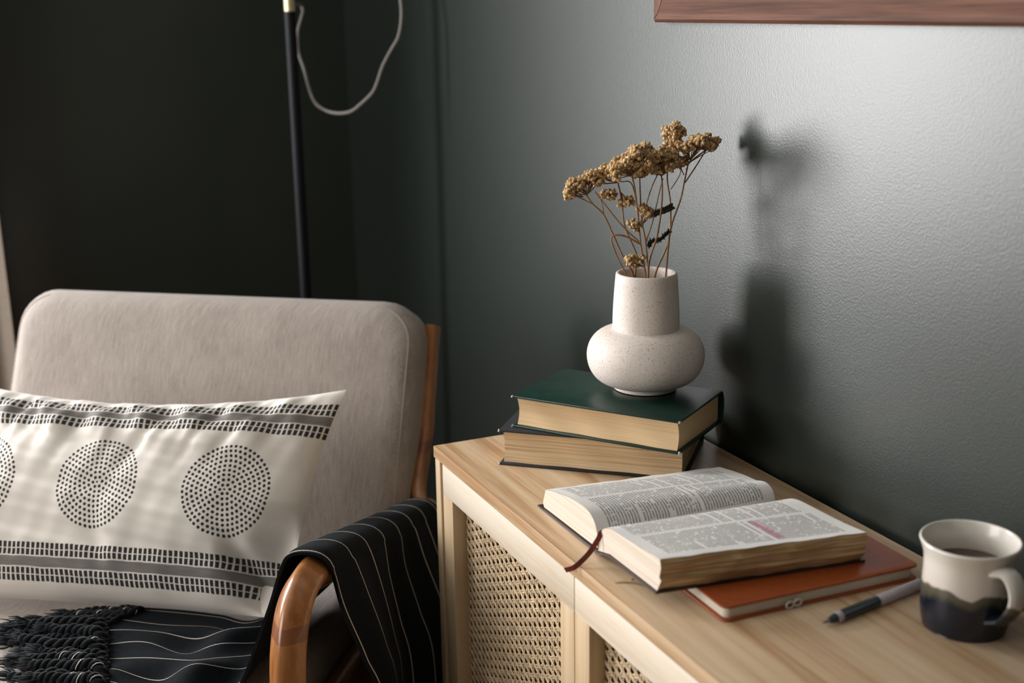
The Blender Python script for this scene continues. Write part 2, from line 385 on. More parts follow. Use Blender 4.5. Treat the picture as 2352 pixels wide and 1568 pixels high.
def sprig(label, stem, heads, off0=0., off1=0., twigs=(), bend=0.):
    """stem: crop pixel points from mouth upward; heads: (cx,cy,wx,wy,n,tilt)"""
    off0, off1 = DEEP[NSP[0]]; NSP[0] += 1; pts = []
    offh = lambda cy: off0+(off1-off0)*min(1, max(0, (1450-cy)/1000))    # depth from the axis, growing with height
    for cx, cy in stem: pts.append(fp(cx, cy, offh(cy)))
    # continue the stem down into the vase, towards the foot inside
    p0 = pts[0]; dn = V(vc[0], vc[1], ZV+.02); ins = p0+(p0-pts[1])/np.linalg.norm(p0-pts[1])*.02
    low = V(vc[0]+(ins[0]-vc[0])*.75, vc[1]+(ins[1]-vc[1])*.75, ZV+z_f+.0042)
    pts = [low, p0*.72+low*.28]+pts
    o = thing('dried_flower', low, label, 'dried flower', 'dried yarrow stems in the vase')
    path = spline(pts, 10*len(pts)); L = len(path)
    obj('stem', tube(path, np.linspace(.0014, .0009, L), 7), m_stem, o)
    # small nodes on the stem
    for (tw, r) in twigs:
        q = spline([fp(cx, cy, offh(cy)) for t_ in tw for cx, cy in [t_[:2]]], 8*len(tw)); obj('side_stem', tube(q, np.linspace(r, r*.7, len(q)), 6), m_stem, o)
    others = np.array(FLO); mine = []
    for hd in heads:
        cx, cy, wx, wy, n, tilt, off = hd
        C = fp(cx, cy, offh(cy)); gx = R_; gz = U_; gy = W_
        up = gz*cos(tilt)+gx*sin(tilt); rt = gx*cos(tilt)-gz*sin(tilt); sx = wx*1.12*VD/FPX/4.02; sz = wy*.80*VD/FPX/4.02
        near = path[np.argmin(np.linalg.norm(path+U_*.012-C, axis=1))]
        base = near if np.linalg.norm(path[-1]-C) > .03 else C-up*sz*1.6+(path[-1]-C)*.3
        if np.linalg.norm(path[-1]-C) <= .03: base = base*.5+path[-1]*.5
        fl = []; br = []
        n = int(n*1.9); nb = max(6, n//24); hubs = []
        for k in range(nb):
            q = rng.uniform(-1, 1, 2)
            while q@q > 1: q = rng.uniform(-1, 1, 2)
            hubs.append((q[0], q[1]))
        for q in hubs:
            hc = C+rt*q[0]*sx+gy*q[1]*sx*.75+up*sz*(.5*(1-q[0]**2-q[1]**2)+rng.uniform(-.8, .6))
            mid = base*.5+hc*.5+rt*q[0]*sx*.15-up*sz*.15
            br.append(tube(spline([base, mid, hc-up*.0025], 7), np.linspace(.0007, .0004, 7), 4))
            for w in range(max(6, n//nb)):
                e = rng.normal(0, 1, 3); e /= np.linalg.norm(e)+1e-9; e *= rng.uniform(.3, 1)**.5
                c3 = hc+(rt*e[0]+gy*e[1])*.0072+up*(e[2]*.0056)
                if len(others) and np.min(np.sum((others-c3)**2, axis=1)) < .0046**2 or c3[0] > X1-.004: continue
                mine.append(c3); fl.append(ico(c3, rng.uniform(.0016, .0028), .3))
                if w % 4 == 0: br.append(tube([hc-up*.004, c3], [.0005, .0003], 3))
        obj('flower_stalks', join(*br), m_stem, o, sharp=None)['kind'] = 'stuff'
        tag(obj('flower_head', join(*fl), m_flo, o, sharp=None), kind='stuff')
    FLO.extend(mine)
    return o
sprig('dried yarrow stem arching to one side with a pale tan flower head', [(700, 1450), (600, 1270), (520, 1090), (430, 900), (330, 800), (270, 715)],
      [(235, 600, 120, 60, 260, -.42, -.01), (140, 700, 40, 40, 70, -.5, -.01)], 0., -.01, [([(330, 800), (250, 760), (195, 735)], .0008), ([(430, 905), (415, 800), (385, 700)], .0008)])
sprig('dried yarrow stem with a broad head between the arching and the upright stems', [(720, 1440), (735, 1280), (640, 1050), (610, 930), (595, 760), (560, 600)],
      [(480, 500, 130, 60, 260, -.45, .0), (470, 720, 45, 40, 45, .1, .0), (640, 780, 40, 40, 45, .1, 0)], .01, .01, [([(760, 1150), (600, 1000), (430, 790), (345, 680)], .0010)])
sprig('upright dried yarrow stem carrying the biggest dense tan head', [(815, 1455), (770, 1170), (745, 900), (715, 650), (680, 500)],
      [(640, 440, 150, 80, 420, -.5, -.012), (760, 320, 85, 70, 200, -.3, .0), (740, 1320, 60, 45, 60, .0, -.004), (720, 990, 26, 26, 22, 0, 0)], -.005, -.01,
      [([(750, 900), (690, 620), (600, 590), (490, 590)], .0009), ([(770, 1170), (640, 1100), (540, 1085), (500, 1130), (560, 1300), (640, 1445)], .0012)])
sprig('upright dried yarrow stem with a rounded head near the middle', [(840, 1455), (815, 1150), (780, 950), (765, 700), (760, 520)],
      [(800, 480, 110, 75, 240, -.2, .01), (830, 890, 50, 60, 60, .2, .01)], .0, .01, [([(820, 1140), (880, 960), (940, 700), (975, 560)], .0010)])
sprig('slender dried yarrow stem with a tufted head leaning to the wall', [(850, 1330), (920, 1100), (960, 850), (970, 650), (960, 520)],
      [(950, 350, 110, 75, 260, -.25, .0), (960, 460, 100, 55, 130, -.1, .0)], .0, .0, [([(790, 920), (870, 650), (980, 420)], .0009)])
sprig('tall dried yarrow stem topped by the highest small tuft', [(905, 1450), (1030, 1130), (1045, 800), (1015, 560), (1040, 300)],
      [(1075, 150, 65, 80, 110, .35, .012), (1060, 255, 70, 60, 110, -.1, .012), (1130, 400, 60, 75, 70, .2, .012)], .0, .012, [([(1002, 260), (1003, 180), (1010, 90)], .0007), ([(1050, 660), (1130, 530), (1150, 420)], .0007)])
sprig('dried yarrow stem spreading towards the wall with a flat wide head', [(1005, 1440), (1030, 1150), (1060, 980), (1140, 750), (1180, 560), (1210, 420)],
      [(1240, 250, 150, 45, 240, -.32, .006), (1410, 250, 60, 40, 110, -.2, .006)], .0, .006, [([(1180, 600), (1280, 450), (1370, 310), (1430, 265)], .0009), ([(1190, 480), (1260, 330), (1300, 270)], .0008), ([(1170, 530), (1100, 370), (1090, 300)], .0007)])
for pts in ([(870, 900), (940, 870), (1000, 850), (1060, 820)], [(845, 1210), (865, 1140), (930, 1135), (990, 1090), (1030, 1050)]):
    q = spline([fp(x, y, .004) for x, y in pts], 26); o = None
    top = fp(1040, 900, 0)
    loc = q[0]
    o = thing('dried_leaf', loc, 'dark curled feathery dried leaf %s' % ('high among the flower stems' if pts[0][1] < 1000 else 'low among the stems above the vase mouth'), 'leaf')
    obj('midrib', tube(q, .0007, 5), m_leafd, o); gs = []
    T, A, B = frames(q)
    for i in range(1, 26):
        for sg in (-1, 1):
            b = A[i]*sg; e = q[i]+b*.0042+T[i]*.002+B[i]*rng.uniform(-.002, .002); gs.append(tube([q[i], (q[i]+e)/2+T[i]*.0006, e], [.0007, .0009, .0003], 4))
    tag(obj('leaflets', join(*gs), m_leafd, o, sharp=None), kind='stuff')
# ================================================================== OPEN BIBLE, NOTEBOOK
def N3(px, X): return xp(px[0], px[1], X)
m_paper_edge = pagemat('bible_page_edges', (.52, .40, .29), (.70, .60, .50), (.78, .70, .61), 1400)
def foremat():
    t = NT('gilt_worn_fore_edge'); n = t.noise(t.coord('Object', (14, 14, 420)), 1., 3, .6); n2 = t.noise(t.coord('Object', (70, 70, 8)), 1., 3)
    col = t.ramp(n, (.30, (.33, .19, .075)), (.5, (.50, .33, .16)), (.68, (.72, .60, .43)))
    t.bump(n, .7, .001); return t.fin(t.mix(t.math('MULTIPLY', n2, .35), col, (.26, .15, .06)), .6, .35)
m_fore = foremat()
m_leather = plain('brown_leather', (.030, .014, .010), .42, .5, .35, 300)
def printmat():
    """two justified columns of tiny print; UV: x across the page (along the lines), y along the page"""
    t = NT('printed_bible_page'); u, v, _ = t.sep(t.coord('UV'))
    NL = 62.
    vl = t.math('MULTIPLY', v, NL); li = t.math('FLOOR', vl); fr = t.math('FRACT', vl)
    row = t.math('MULTIPLY', t.math('GREATER_THAN', fr, .22), t.math('LESS_THAN', fr, .80))
    c1 = t.math('MULTIPLY', t.math('GREATER_THAN', u, .10), t.math('LESS_THAN', u, .485))
    c2 = t.math('MULTIPLY', t.math('GREATER_THAN', u, .525), t.math('LESS_THAN', u, .925))
    word = t.noise(t.comb(t.math('MULTIPLY', u, 26.), t.math('MULTIPLY', li, 3.71)), 1., 2, .7)
    letter = t.noise(t.comb(t.math('MULTIPLY', u, 120.), t.math('MULTIPLY', vl, 2.3)), 1., 2, .7)
    para = t.noise(t.comb(t.math('ADD', t.math('MULTIPLY', t.math('GREATER_THAN', u, .505), 9.), t.math('MULTIPLY', u, 1.1)), t.math('MULTIPLY', li, .9)), 1., 1)
    ink = t.math('MULTIPLY', t.math('GREATER_THAN', word, .40), t.math('GREATER_THAN', letter, .40))
    ink = t.math('MULTIPLY', ink, t.math('GREATER_THAN', para, .36))
    ink = t.math('MULTIPLY', t.math('MULTIPLY', ink, row), t.math('ADD', c1, c2))
    ink = t.math('MULTIPLY', ink, t.math('MULTIPLY', t.math('GREATER_THAN', v, .055), t.math('LESS_THAN', v, .94)))
    ob = t.n('ShaderNodeAttribute'); ob.attribute_name = 'hl'
    hl = t.math('MULTIPLY', t.math('MULTIPLY', t.math('GREATER_THAN', v, .600), t.math('LESS_THAN', v, .645)), t.math('MULTIPLY', t.math('GREATER_THAN', u, .53), t.math('LESS_THAN', u, .90)))
    paper = t.ramp(t.noise(t.coord(), 30., 2), (.3, (.72, .70, .665)), (.7, (.76, .74, .70)))
    paper = t.mix(t.math('MULTIPLY', t.math('MULTIPLY', hl, ob.outputs['Fac']), .8), paper, (.62, .30, .36))
    return t.fin(t.mix(t.math('MULTIPLY', ink, .62), paper, (.035, .033, .038)), .75, .25)
m_print = printmat()
# ---- notebook
m_orange = plain('rust_orange_cover', (.30, .062, .012), .45, .4, .12, 220)
m_cream = plain('cream_page_block', (.66, .60, .49), .8, .2, .05, 500)
m_tan = plain('white_plastic_charm', (.6, .55, .5), .4, .4)
q0 = hp(1662, 1432, ZT)[:2]; q1 = hp(2112, 1330, ZT)[:2]; ex = V(*(q1-q0), 0); NL_ = .222; ex /= np.linalg.norm(ex); ey = V(-ex[1], ex[0], 0)
nb_o = V(*q0, ZT); NW, NTH = .118, .0155
nb = thing('notebook', nb_o+ex*NL_/2+ey*NW/2, 'rust orange hardcover notebook with cream pages under the open book', 'notebook')
T = lambda g: xf(g, nb_o, ex, ey)
def slab(L, Wd, z0, z1, r, b):
    """rounded-corner slab"""
    P = []; ring = [(x+L/2, y+Wd/2) for x, y in rrect(L/2, Wd/2, r, 5)]; n = len(ring)
    lev = [(z0, b), (z0+b*.4, b*.3), (z0+b, 0), (z1-b, 0), (z1-b*.4, b*.3), (z1, b)]
    v = []
    for z, ins in lev:
        for (x, y) in ring: v.append((L/2+(x-L/2)*(1-2*ins/L), Wd/2+(y-Wd/2)*(1-2*ins/Wd), z))
    f = [(k*n+i, k*n+(i+1) % n, (k+1)*n+(i+1) % n, (k+1)*n+i) for k in range(len(lev)-1) for i in range(n)]
    f.append(list(range(n))[::-1]); f.append([(len(lev)-1)*n+i for i in range(n)]); return V(*v), f
obj('back_cover', T(slab(NL_, NW, 0, .0022, .007, .0007)), m_orange, nb)
obj('front_cover', T(slab(NL_, NW, NTH-.0022, NTH, .007, .0007)), m_orange, nb)
sh = slab(NL_-.008, NW-.006, .0020, NTH-.0020, .006, .0003); obj('page_block', T((sh[0]+V(.004, .004, 0), sh[1])), m_cream, nb)
obj('spine', T(rbox(0, NL_, NW-.003, NW+.001, 0, NTH, .001)), m_orange, nb)
for k in range(2):
    ctr = nb_o+ex*(.071+k*.0085)+ey*(-.0012)+V(0, 0, .0045+.001*k); ring = [ctr+(ex*cos(2*pi*i/16)+V(0, 0, 1)*sin(2*pi*i/16)*.8)*.0040 for i in range(17)]
    obj('charm_ring', tube(ring, .0011, 6), m_tan, nb)
ZN = ZT+NTH
# ---- open book
Xl, Xr = .580, .569
bible = thing('open_book', (.69, 1.07, ZT), 'open leather-bound book with two columns of tiny print', 'book')
LB = .214
def far_of(P, side):
    y = P[1]
    dy = np.interp(y, [.93, 1.0, 1.085, 1.22], [-.030, -.024, -.004, -.018]); dz = np.interp(y, [.93, 1.06, 1.09, 1.13, 1.22], [-.003, 0, 0, -.010, -.003]) if side == 'L' else -.003*(P[2] > ZT+.03)
    if P[2] < ZT+.006: dz = 0
    return P+V(LB+(.004 if side == 'L' else 0), dy, dz)
def block(topN, sideN, botN, side, name_top, hl):
    """topN from gutter to fore edge, sideN down the fore edge, botN back to gutter; each world points at the near end"""
    poly = [*topN, *sideN, *botN]; n = len(poly); nx = 30; rows = []
    for i in range(nx+1):
        s = i/nx; row = []
        for k, p in enumerate(poly):
            q = p*(1-s)+far_of(p, side)*s
            q = q.copy()
            if k >= len(topN)-1: q[1] += .0007*sin(s*21+k)+.0005*sin(s*47+k*2.)
            else: q[2] += .0009*sin(s*5.+k*.35)*(k/len(topN))
            row.append(q)
        rows.append(row+[row[0]])
    g = grid(rows, flip=(side == 'L')); m = n+1
    capA, capB = list(range(n)), [nx*m+k for k in range(n)]
    g[1].append(capA); g[1].append(capB[::-1])
    nt = len(topN); fm = []
    for fc in g[1]:
        k = min(i % m for i in fc) if len(fc) == 4 else -1
        fm.append(1 if (k >= nt-1 and k < nt+len(sideN)-1) else 0)
    pb = obj('page_block', g, m_paper_edge, bible, mats=[m_fore], fm=fm, sharp=35)
    # printed top sheet
    rows2 = [[p+V(0, 0, .0005) for p in r[:nt]] for r in rows]; arc = np.concatenate([[0], np.cumsum([np.linalg.norm(rows2[0][k+1]-rows2[0][k]) for k in range(nt-1)])]); arc /= arc[-1]
    uv = [(arc[k] if side == 'R' else 1-arc[k], i/nx) for i in range(nx+1) for k in range(nt)]
    pg = obj(name_top, grid(rows2, flip=(side == 'L')), m_print, bible, uv=uv, sharp=None)
    at_ = pg.data.attributes.new('hl', 'FLOAT', 'POINT'); at_.data.foreach_set('value', np.full(len(pg.data.vertices), hl, dtype=np.float32))
    return pb
def sm(pts, n): return list(spline(pts, n))
Ltop = sm([N3(p, Xl) for p in ((1374, 1243), (1371, 1222), (1364, 1196), (1349, 1170), (1322, 1149), (1290, 1135), (1253, 1125))], 22)
Lside = [N3((1250, 1140), Xl), N3((1247, 1153), Xl), N3((1249, 1164), Xl)]
Lbot = [V(Xl, 1.19, ZT+.0028), V(Xl, 1.13, ZT+.003), V(Xl, 1.088, ZT+.0035)]
block(Ltop, Lside, Lbot, 'L', 'left_page', 0.)
Rtop = sm([N3(p, Xr) for p in ((1377, 1246), (1379, 1228), (1386, 1215), (1402, 1214), (1432, 1232), (1472, 1258), (1516, 1285))], 22)
pR = [N3(p, Xr) for p in ((1518, 1305), (1514, 1326), (1517, 1333), (1509, 1357))]
zc = lambda y: float(np.interp(y, [.90, 1.045, 1.075, 1.09], [ZN+.0025, ZN+.0025, ZT+.009, ZT+.004]))
Rbot = [V(Xr, y, zc(y)) for y in (1.0, 1.04, 1.066)]
pR[-1][2] = zc(.95)
block(Rtop, pR, Rbot, 'R', 'right_page', 1.)
# leather cover: one bent sheet
cy = [.9475, .965, 1.0, 1.04, 1.058, 1.072, 1.082, 1.095, 1.12, 1.17, 1.226]
cz = [ZN+.0001, ZN+.0001, ZN+.0001, ZN+.0001, ZT+.0105, ZT+.0035, ZT+.0010, ZT-.0001, ZT-.0001, ZT-.0001, ZT-.0001]
P = []
for s in np.linspace(0, 1, 16):
    row = []; top = []
    for y, z in zip(cy, cz):
        x0 = np.interp(y, [.93, 1.05, 1.09, 1.23], [Xr-.0025, Xr-.0025, Xl-.003, Xl-.003]); p = V(x0, y, z); q = far_of(p, 'n')+V(.006, 0, 0); c = p*(1-s)+q*s; row.append(c); top.append(c+V(0, 0, .0022))
    P.append(row+top[::-1]+[row[0]])
g = grid(P); n = len(P[0])-1; g[1].append(list(range(n))[::-1]); g[1].append([15*(n+1)+k for k in range(n)])
obj('leather_cover', g, m_leather, bible, sharp=50)
m_ribbon = plain('red_ribbon', (.13, .022, .012), .5, .4, .2, 400)
m_ribbon2 = plain('yellow_ribbon', (.50, .36, .15), .5, .4, .2, 400)
ra = [xp(1405, 1214, Xr+.02)+V(0, 0, -.006), xp(1385, 1222, Xr+.002)+V(-.001, 0, .0), xp(1374, 1238, Xr-.003), xp(1356, 1266, .560), xp(1338, 1286, .550), xp(1318, 1303, .5410), xp(1298, 1309, .5360)]
obj('ribbon_bookmark', sweep(spline(ra, 40), [(.0027, .0002), (-.0027, .0002), (-.0027, -.0002), (.0027, -.0002)], up=tuple(R_*.6-U_*.8)), m_ribbon, bible)
rb = [V(.575, 1.005, ZT+.0055), hp(1450, 1333, ZT+.002), hp(1412, 1336, ZT+.0006)]
obj('ribbon_bookmark', sweep(spline(rb, 16), [(.0002, .0018), (-.0002, .0018), (-.0002, -.0018), (.0002, -.0018)], up=(0, 0, 1)), m_ribbon2, bible)
# ================================================================== PEN
def clearmat():
    t = NT('frosted_clear_plastic'); n = t.noise(t.coord(), 200., 2)
    return t.fin(t.ramp(n, (.3, (.52, .47, .50)), (.7, (.58, .53, .55))), .25, .5, Transmission_Weight=.35, IOR=1.3)
m_clear = clearmat(); m_ink = plain('dark_ink', (.022, .035, .042), .35, .5); m_metal = plain('steel_tip', (.35, .33, .34), .3, .5, Metallic=.8)
PR = .0056
pt = hp(1888, 1437, ZT+.003); pe = hp(2108, 1343, ZT+PR); dv = (pe-pt); dv[2] = 0; dv /= np.linalg.norm(dv); pt[2] = ZT+PR
pen = thing('pen', pt+dv*.07-V(0, 0, PR), 'clear gel pen with dark ink lying beside the mug', 'pen')
def along(ds, rs, n=20): return tube([pt+dv*d for d in ds], rs, n)
obj('tip', along([0, .004, .009], [.0004, .0012, .0022]), m_metal, pen)
obj('nose_cone', along([.0085, .013, .018], [.0022, .0036, .0044]), m_ink, pen)
obj('grip_ring', along([.018, .0195, .024], [.0046, .0052, .0055]), m_clear, pen)
obj('ink_barrel', along([.024, .030, .074, .0745], [.0050, .0053, .0053, .0048]), m_ink, pen)
obj('body', along([.0745, .076, .135, .138], [.0050, PR, PR, .0046]), m_clear, pen)
obj('cap_plug', along([.138, .143], [.0042, .0040]), m_metal, pen)
# ================================================================== MUG
def mugmat():
    t = NT('two_tone_mug_glaze'); x, y, z = t.sep(t.coord('Object'))
    n = t.noise(t.coord('Object', (26, 26, 8)), 1., 2, .5); n2 = t.noise(t.coord('Object', (90, 90, 30)), 1., 3)
    h = t.math('ADD', z, t.math('MULTIPLY', t.math('SUBTRACT', n, .5), .026))
    h = t.math('ADD', h, t.math('MULTIPLY', t.math('SUBTRACT', n2, .5), .003))
    col = t.ramp(t.math('DIVIDE', h, .085), (.0, (.006, .009, .018)), (.36, (.007, .011, .020)), (.43, (.075, .068, .045)), (.485, (.10, .09, .065)), (.51, (.62, .56, .50)), (1., (.72, .67, .60)))
    t.bump(t.noise(t.coord('Object', (4, 4, 60)), 1., 2), .25, .002)
    return t.fin(col, .22, .5, Coat_Weight=.2)
m_mug = mugmat(); m_coffee = plain('milky_tea', (.085, .055, .04), .15, .5)
mc = V(.802, .8005, ZT); MH = .083
mp = [(0, .0012), (.033, .0), (.0365, .0015), (.0385, .008), (.0395, .02), (.0392, .04), (.0388, .055), (.0395, .068), (.0425, .078), (.0438, .0815), (.0440, MH-.0008), (.0430, MH+.0006), (.0414, MH), (.0402, .079), (.0372, .068), (.0362, .055), (.036, .03), (.034, .008), (0, .006)]
mug = thing('mug', mc, 'handmade mug with white upper glaze and dark blue base', 'mug')
obj('body', lathe([tuple(p) for p in spline([(*p, 0) for p in mp], 90)[:, :2]], mc, 72, lambda a, z: .008*sin(2*a+.5)+.004*sin(3*a+z*40)), m_mug, mug)
obj('coffee', lathe([(0, .058), (.0365, .058)], mc, 48), m_coffee, mug)
hd = V(-.01, -1, 0); hd /= np.linalg.norm(hd)
hpth = spline([mc+hd*r+V(0, 0, z) for r, z in ((.0365, .066), (.046, .0680), (.053, .065), (.0585, .056), (.0585, .044), (.053, .033), (.046, .025), (.037, .021))], 40)
hs = np.interp(np.arange(40), [0, 6, 20, 33, 39], [1.35, 1.0, .95, 1.05, 1.45])
obj('handle', sweep(hpth, circ(.0042, 14, .0098), scale=hs, up=tuple(np.cross(hd, V(0, 0, 1))) if False else None), m_mug, mug)
# ================================================================== ARMCHAIR
CO = V(.645, 1.79, 0); CRt = V(.796, -.606, 0); CFw = V(-.606, -.796, 0)
def ch(a, s, z): return CO+CRt*a+CFw*s+V(0, 0, z)
def chv(P): P = np.asarray(P, float); return CO+P[:, :1]*CRt+P[:, 1:2]*CFw+P[:, 2:3]*V(0, 0, 1)
def fabric(name, lo, hi, vert=(900, 900, 60)):
    t = NT(name); n = t.noise(t.coord('UV', (300, 32, 1)), 1., 4, .7); n2 = t.noise(t.coord('UV', (620, 620, 1)), 1., 2, .6); n3 = t.noise(t.coord('UV', (14, 9, 1)), 1., 3, .55)
    f = t.math('ADD', t.math('ADD', t.math('MULTIPLY', n, .40), t.math('MULTIPLY', n2, .40)), t.math('MULTIPLY', n3, .2))
    t.bump(n2, .5, .0007); return t.fin(t.ramp(f, (.34, lo), (.64, hi)), .92, .15, Sheen_Weight=.15)
m_fab = fabric('beige_upholstery', (.215, .175, .150), (.455, .40, .357))
def cushion(w, h, th, rc, re, puff, nc=7):
    """rounded pad: local x across, z along height, y thickness (front face +y); returns verts, faces, uv, edge ring"""
    base = rrect(w/2, h/2, rc, nc); n0 = len(base)
    # densify straight sides
    ring = []
    for i in range(n0):
        p, q = V(*base[i]), V(*base[(i+1) % n0]); k = max(1, int(np.linalg.norm(q-p)/.03)); ring += [tuple(p+(q-p)*j/k) for j in range(k)]
    n = len(ring); v = []; lev = []
    for s in (.02, .3, .55, .75, .9): lev.append(('f', s))
    prof = [(re*(1-cos(k/6*pi/2)), re*(1-sin(k/6*pi/2))) for k in range(0, 7)]
    for (dd, ins) in prof: lev.append(('e', th/2-dd, ins))
    for (dd, ins) in prof[::-1]: lev.append(('e', -th/2+dd, ins))
    for s in (.9, .6, .3, .02): lev.append(('b', s))
    for L in lev:
        for (x, z) in ring:
            if L[0] == 'e':
                sx, sz = (w/2-L[2])/(w/2), (h/2-L[2])/(h/2); v.append((x*sx, L[1], z*sz))
            else:
                sx, sz = (w/2-re)/(w/2)*L[1], (h/2-re)/(h/2)*L[1]; sg = 1 if L[0] == 'f' else -1
                pf = puff*(1-(abs(2*x*sx/w))**2.2)*(1-(abs(2*z*sz/h))**2.2); v.append((x*sx, sg*(th/2+pf), z*sz))
    m = len(lev); f = [(k*n+i, (k+1)*n+i, (k+1)*n+(i+1) % n, k*n+(i+1) % n) for k in range(m-1) for i in range(n)]
    f.append(list(range(n))); f.append([(m-1)*n+i for i in range(n)][::-1])
    v = V(*v); return v, f, v[:, [0, 2]]+v[:, 1:2]*V(1, .0), v[8*n:9*n]
AW = .665; a_c = .008-AW/2-.010
chair = thing('armchair', ch(a_c, .3, 0), 'wooden armchair with beige upholstered back and pale seat', 'armchair')
# back cushion
dn = V(0, .4125, -.911); nf = V(0, .911, .4125); BW, BH, BT = .690, .46, .125
bo = V(a_c-.012, -.010, .778)                   # front top edge, middle
g = cushion(BW, BH, BT, .062, .042, .010)
Pl = V(*[bo+V(1, 0, 0)*p[0]-dn*(p[2]-BH/2)*1+nf*(p[1]-BT/2) for p in g[0]])
obj('backrest', (chv(Pl), g[1]), m_fab, chair, uv=g[2], sharp=None)
for sg in (1, -1):
    sel = [p for p in g[3] if p[0]*sg > BW/2-.068 and p[2] > -BH/2+.05]; sel.sort(key=lambda p: p[2]+abs(p[0])*-.6)
    obj('piping', tube(chv(V(*[bo+V(1, 0, 0)*p[0]-dn*(p[2]-BH/2)+nf*(p[1]-BT/2) for p in sel])), .0012, 6), m_fab, chair)
# seat cushion
SW, SD, STH = .640, .50, .13
g = cushion(SW, SD, STH, .05, .03, .006)
so = V(a_c-.004, .365, .352); tl = .06
Pl = V(*[so+V(p[0], p[2]*cos(tl)-0*p[1], p[1]+p[2]*sin(tl)*.35) for p in g[0]])
obj('seat', (chv(Pl), [q[::-1] for q in g[1]]), m_fab, chair, uv=g[2], sharp=None)
def armwood():
    t = NT('honey_stained_beech'); n = t.noise(t.coord('Object', (60, 60, 9)), 1., 4, .6); n2 = t.noise(t.coord('Object', (9, 9, 4)), 1., 3)
    x, y, z = t.sep(t.coord('Object'))
    f = t.math('ADD', t.math('MULTIPLY', n, .6), t.math('MULTIPLY', n2, .4))
    col = t.ramp(f, (.36, (.235, .080, .020)), (.5, (.35, .140, .042)), (.64, (.45, .205, .072)))
    band = t.math('MULTIPLY', t.math('GREATER_THAN', z, .540), t.math('LESS_THAN', z, .556))
    col = t.mix(t.math('MULTIPLY', band, .7), col, (.17, .055, .025))
    return t.fin(col, .28, .5, Coat_Weight=.25)
m_arm = armwood()
def side_frame(a):
    front = [(.585, 0), (.605, .18), (.624, .34), (.632, .45), (.627, .515), (.606, .560), (.573, .579), (.53, .578), (.44, .556), (.30, .522), (.16, .487), (.085, .468)]
    obj('arm', sweep(spline([ch(a, s, z) for s, z in front], 70), rrect(.0175, .0205, .009, 3), up=None), m_arm, chair)
    obj('back_post', sweep(spline([ch(a_c+(a-a_c)*k_, s, z) for s, z, k_ in ((.085, .455, .99), (.045, .49, .925), (-.012, .56, .915), (-.050, .645, .908), (-.078, .718, .908))], 24), rrect(.010, .017, .007, 3), up=tuple(CRt)), m_arm, chair)
    obj('rear_leg', sweep(spline([ch(a, s, z) for s, z in ((.095, .475), (.06, .30), (-.02, .12), (-.07, 0))], 20), rrect(.018, .018, .008, 3)), m_arm, chair)
    obj('dowel', tube([ch(a_c+(a-a_c)*.89, -.068, .690), ch(a_c+(a-a_c)*.89+(.014 if a > a_c else -.014), -.068, .690)], .006, 12), m_arm, chair)
A_R = .034; A_L = 2*a_c-A_R
side_frame(A_R); side_frame(A_L)
for a_ in (A_R, A_L): obj('side_rail', sweep([ch(a_-.032*(1 if a_ > a_c else -1), .60, .325), ch(a_-.032*(1 if a_ > a_c else -1), .08, .325)], rrect(.040, .014, .004, 2)), m_arm, chair)
obj('front_rail', sweep([ch(A_L, .60, .27), ch(A_R, .60, .27)], rrect(.03, .012, .004, 2)), m_arm, chair)
obj('rear_rail', sweep([ch(A_L, .08, .30), ch(A_R, .08, .30)], rrect(.03, .012, .004, 2)), m_arm, chair)
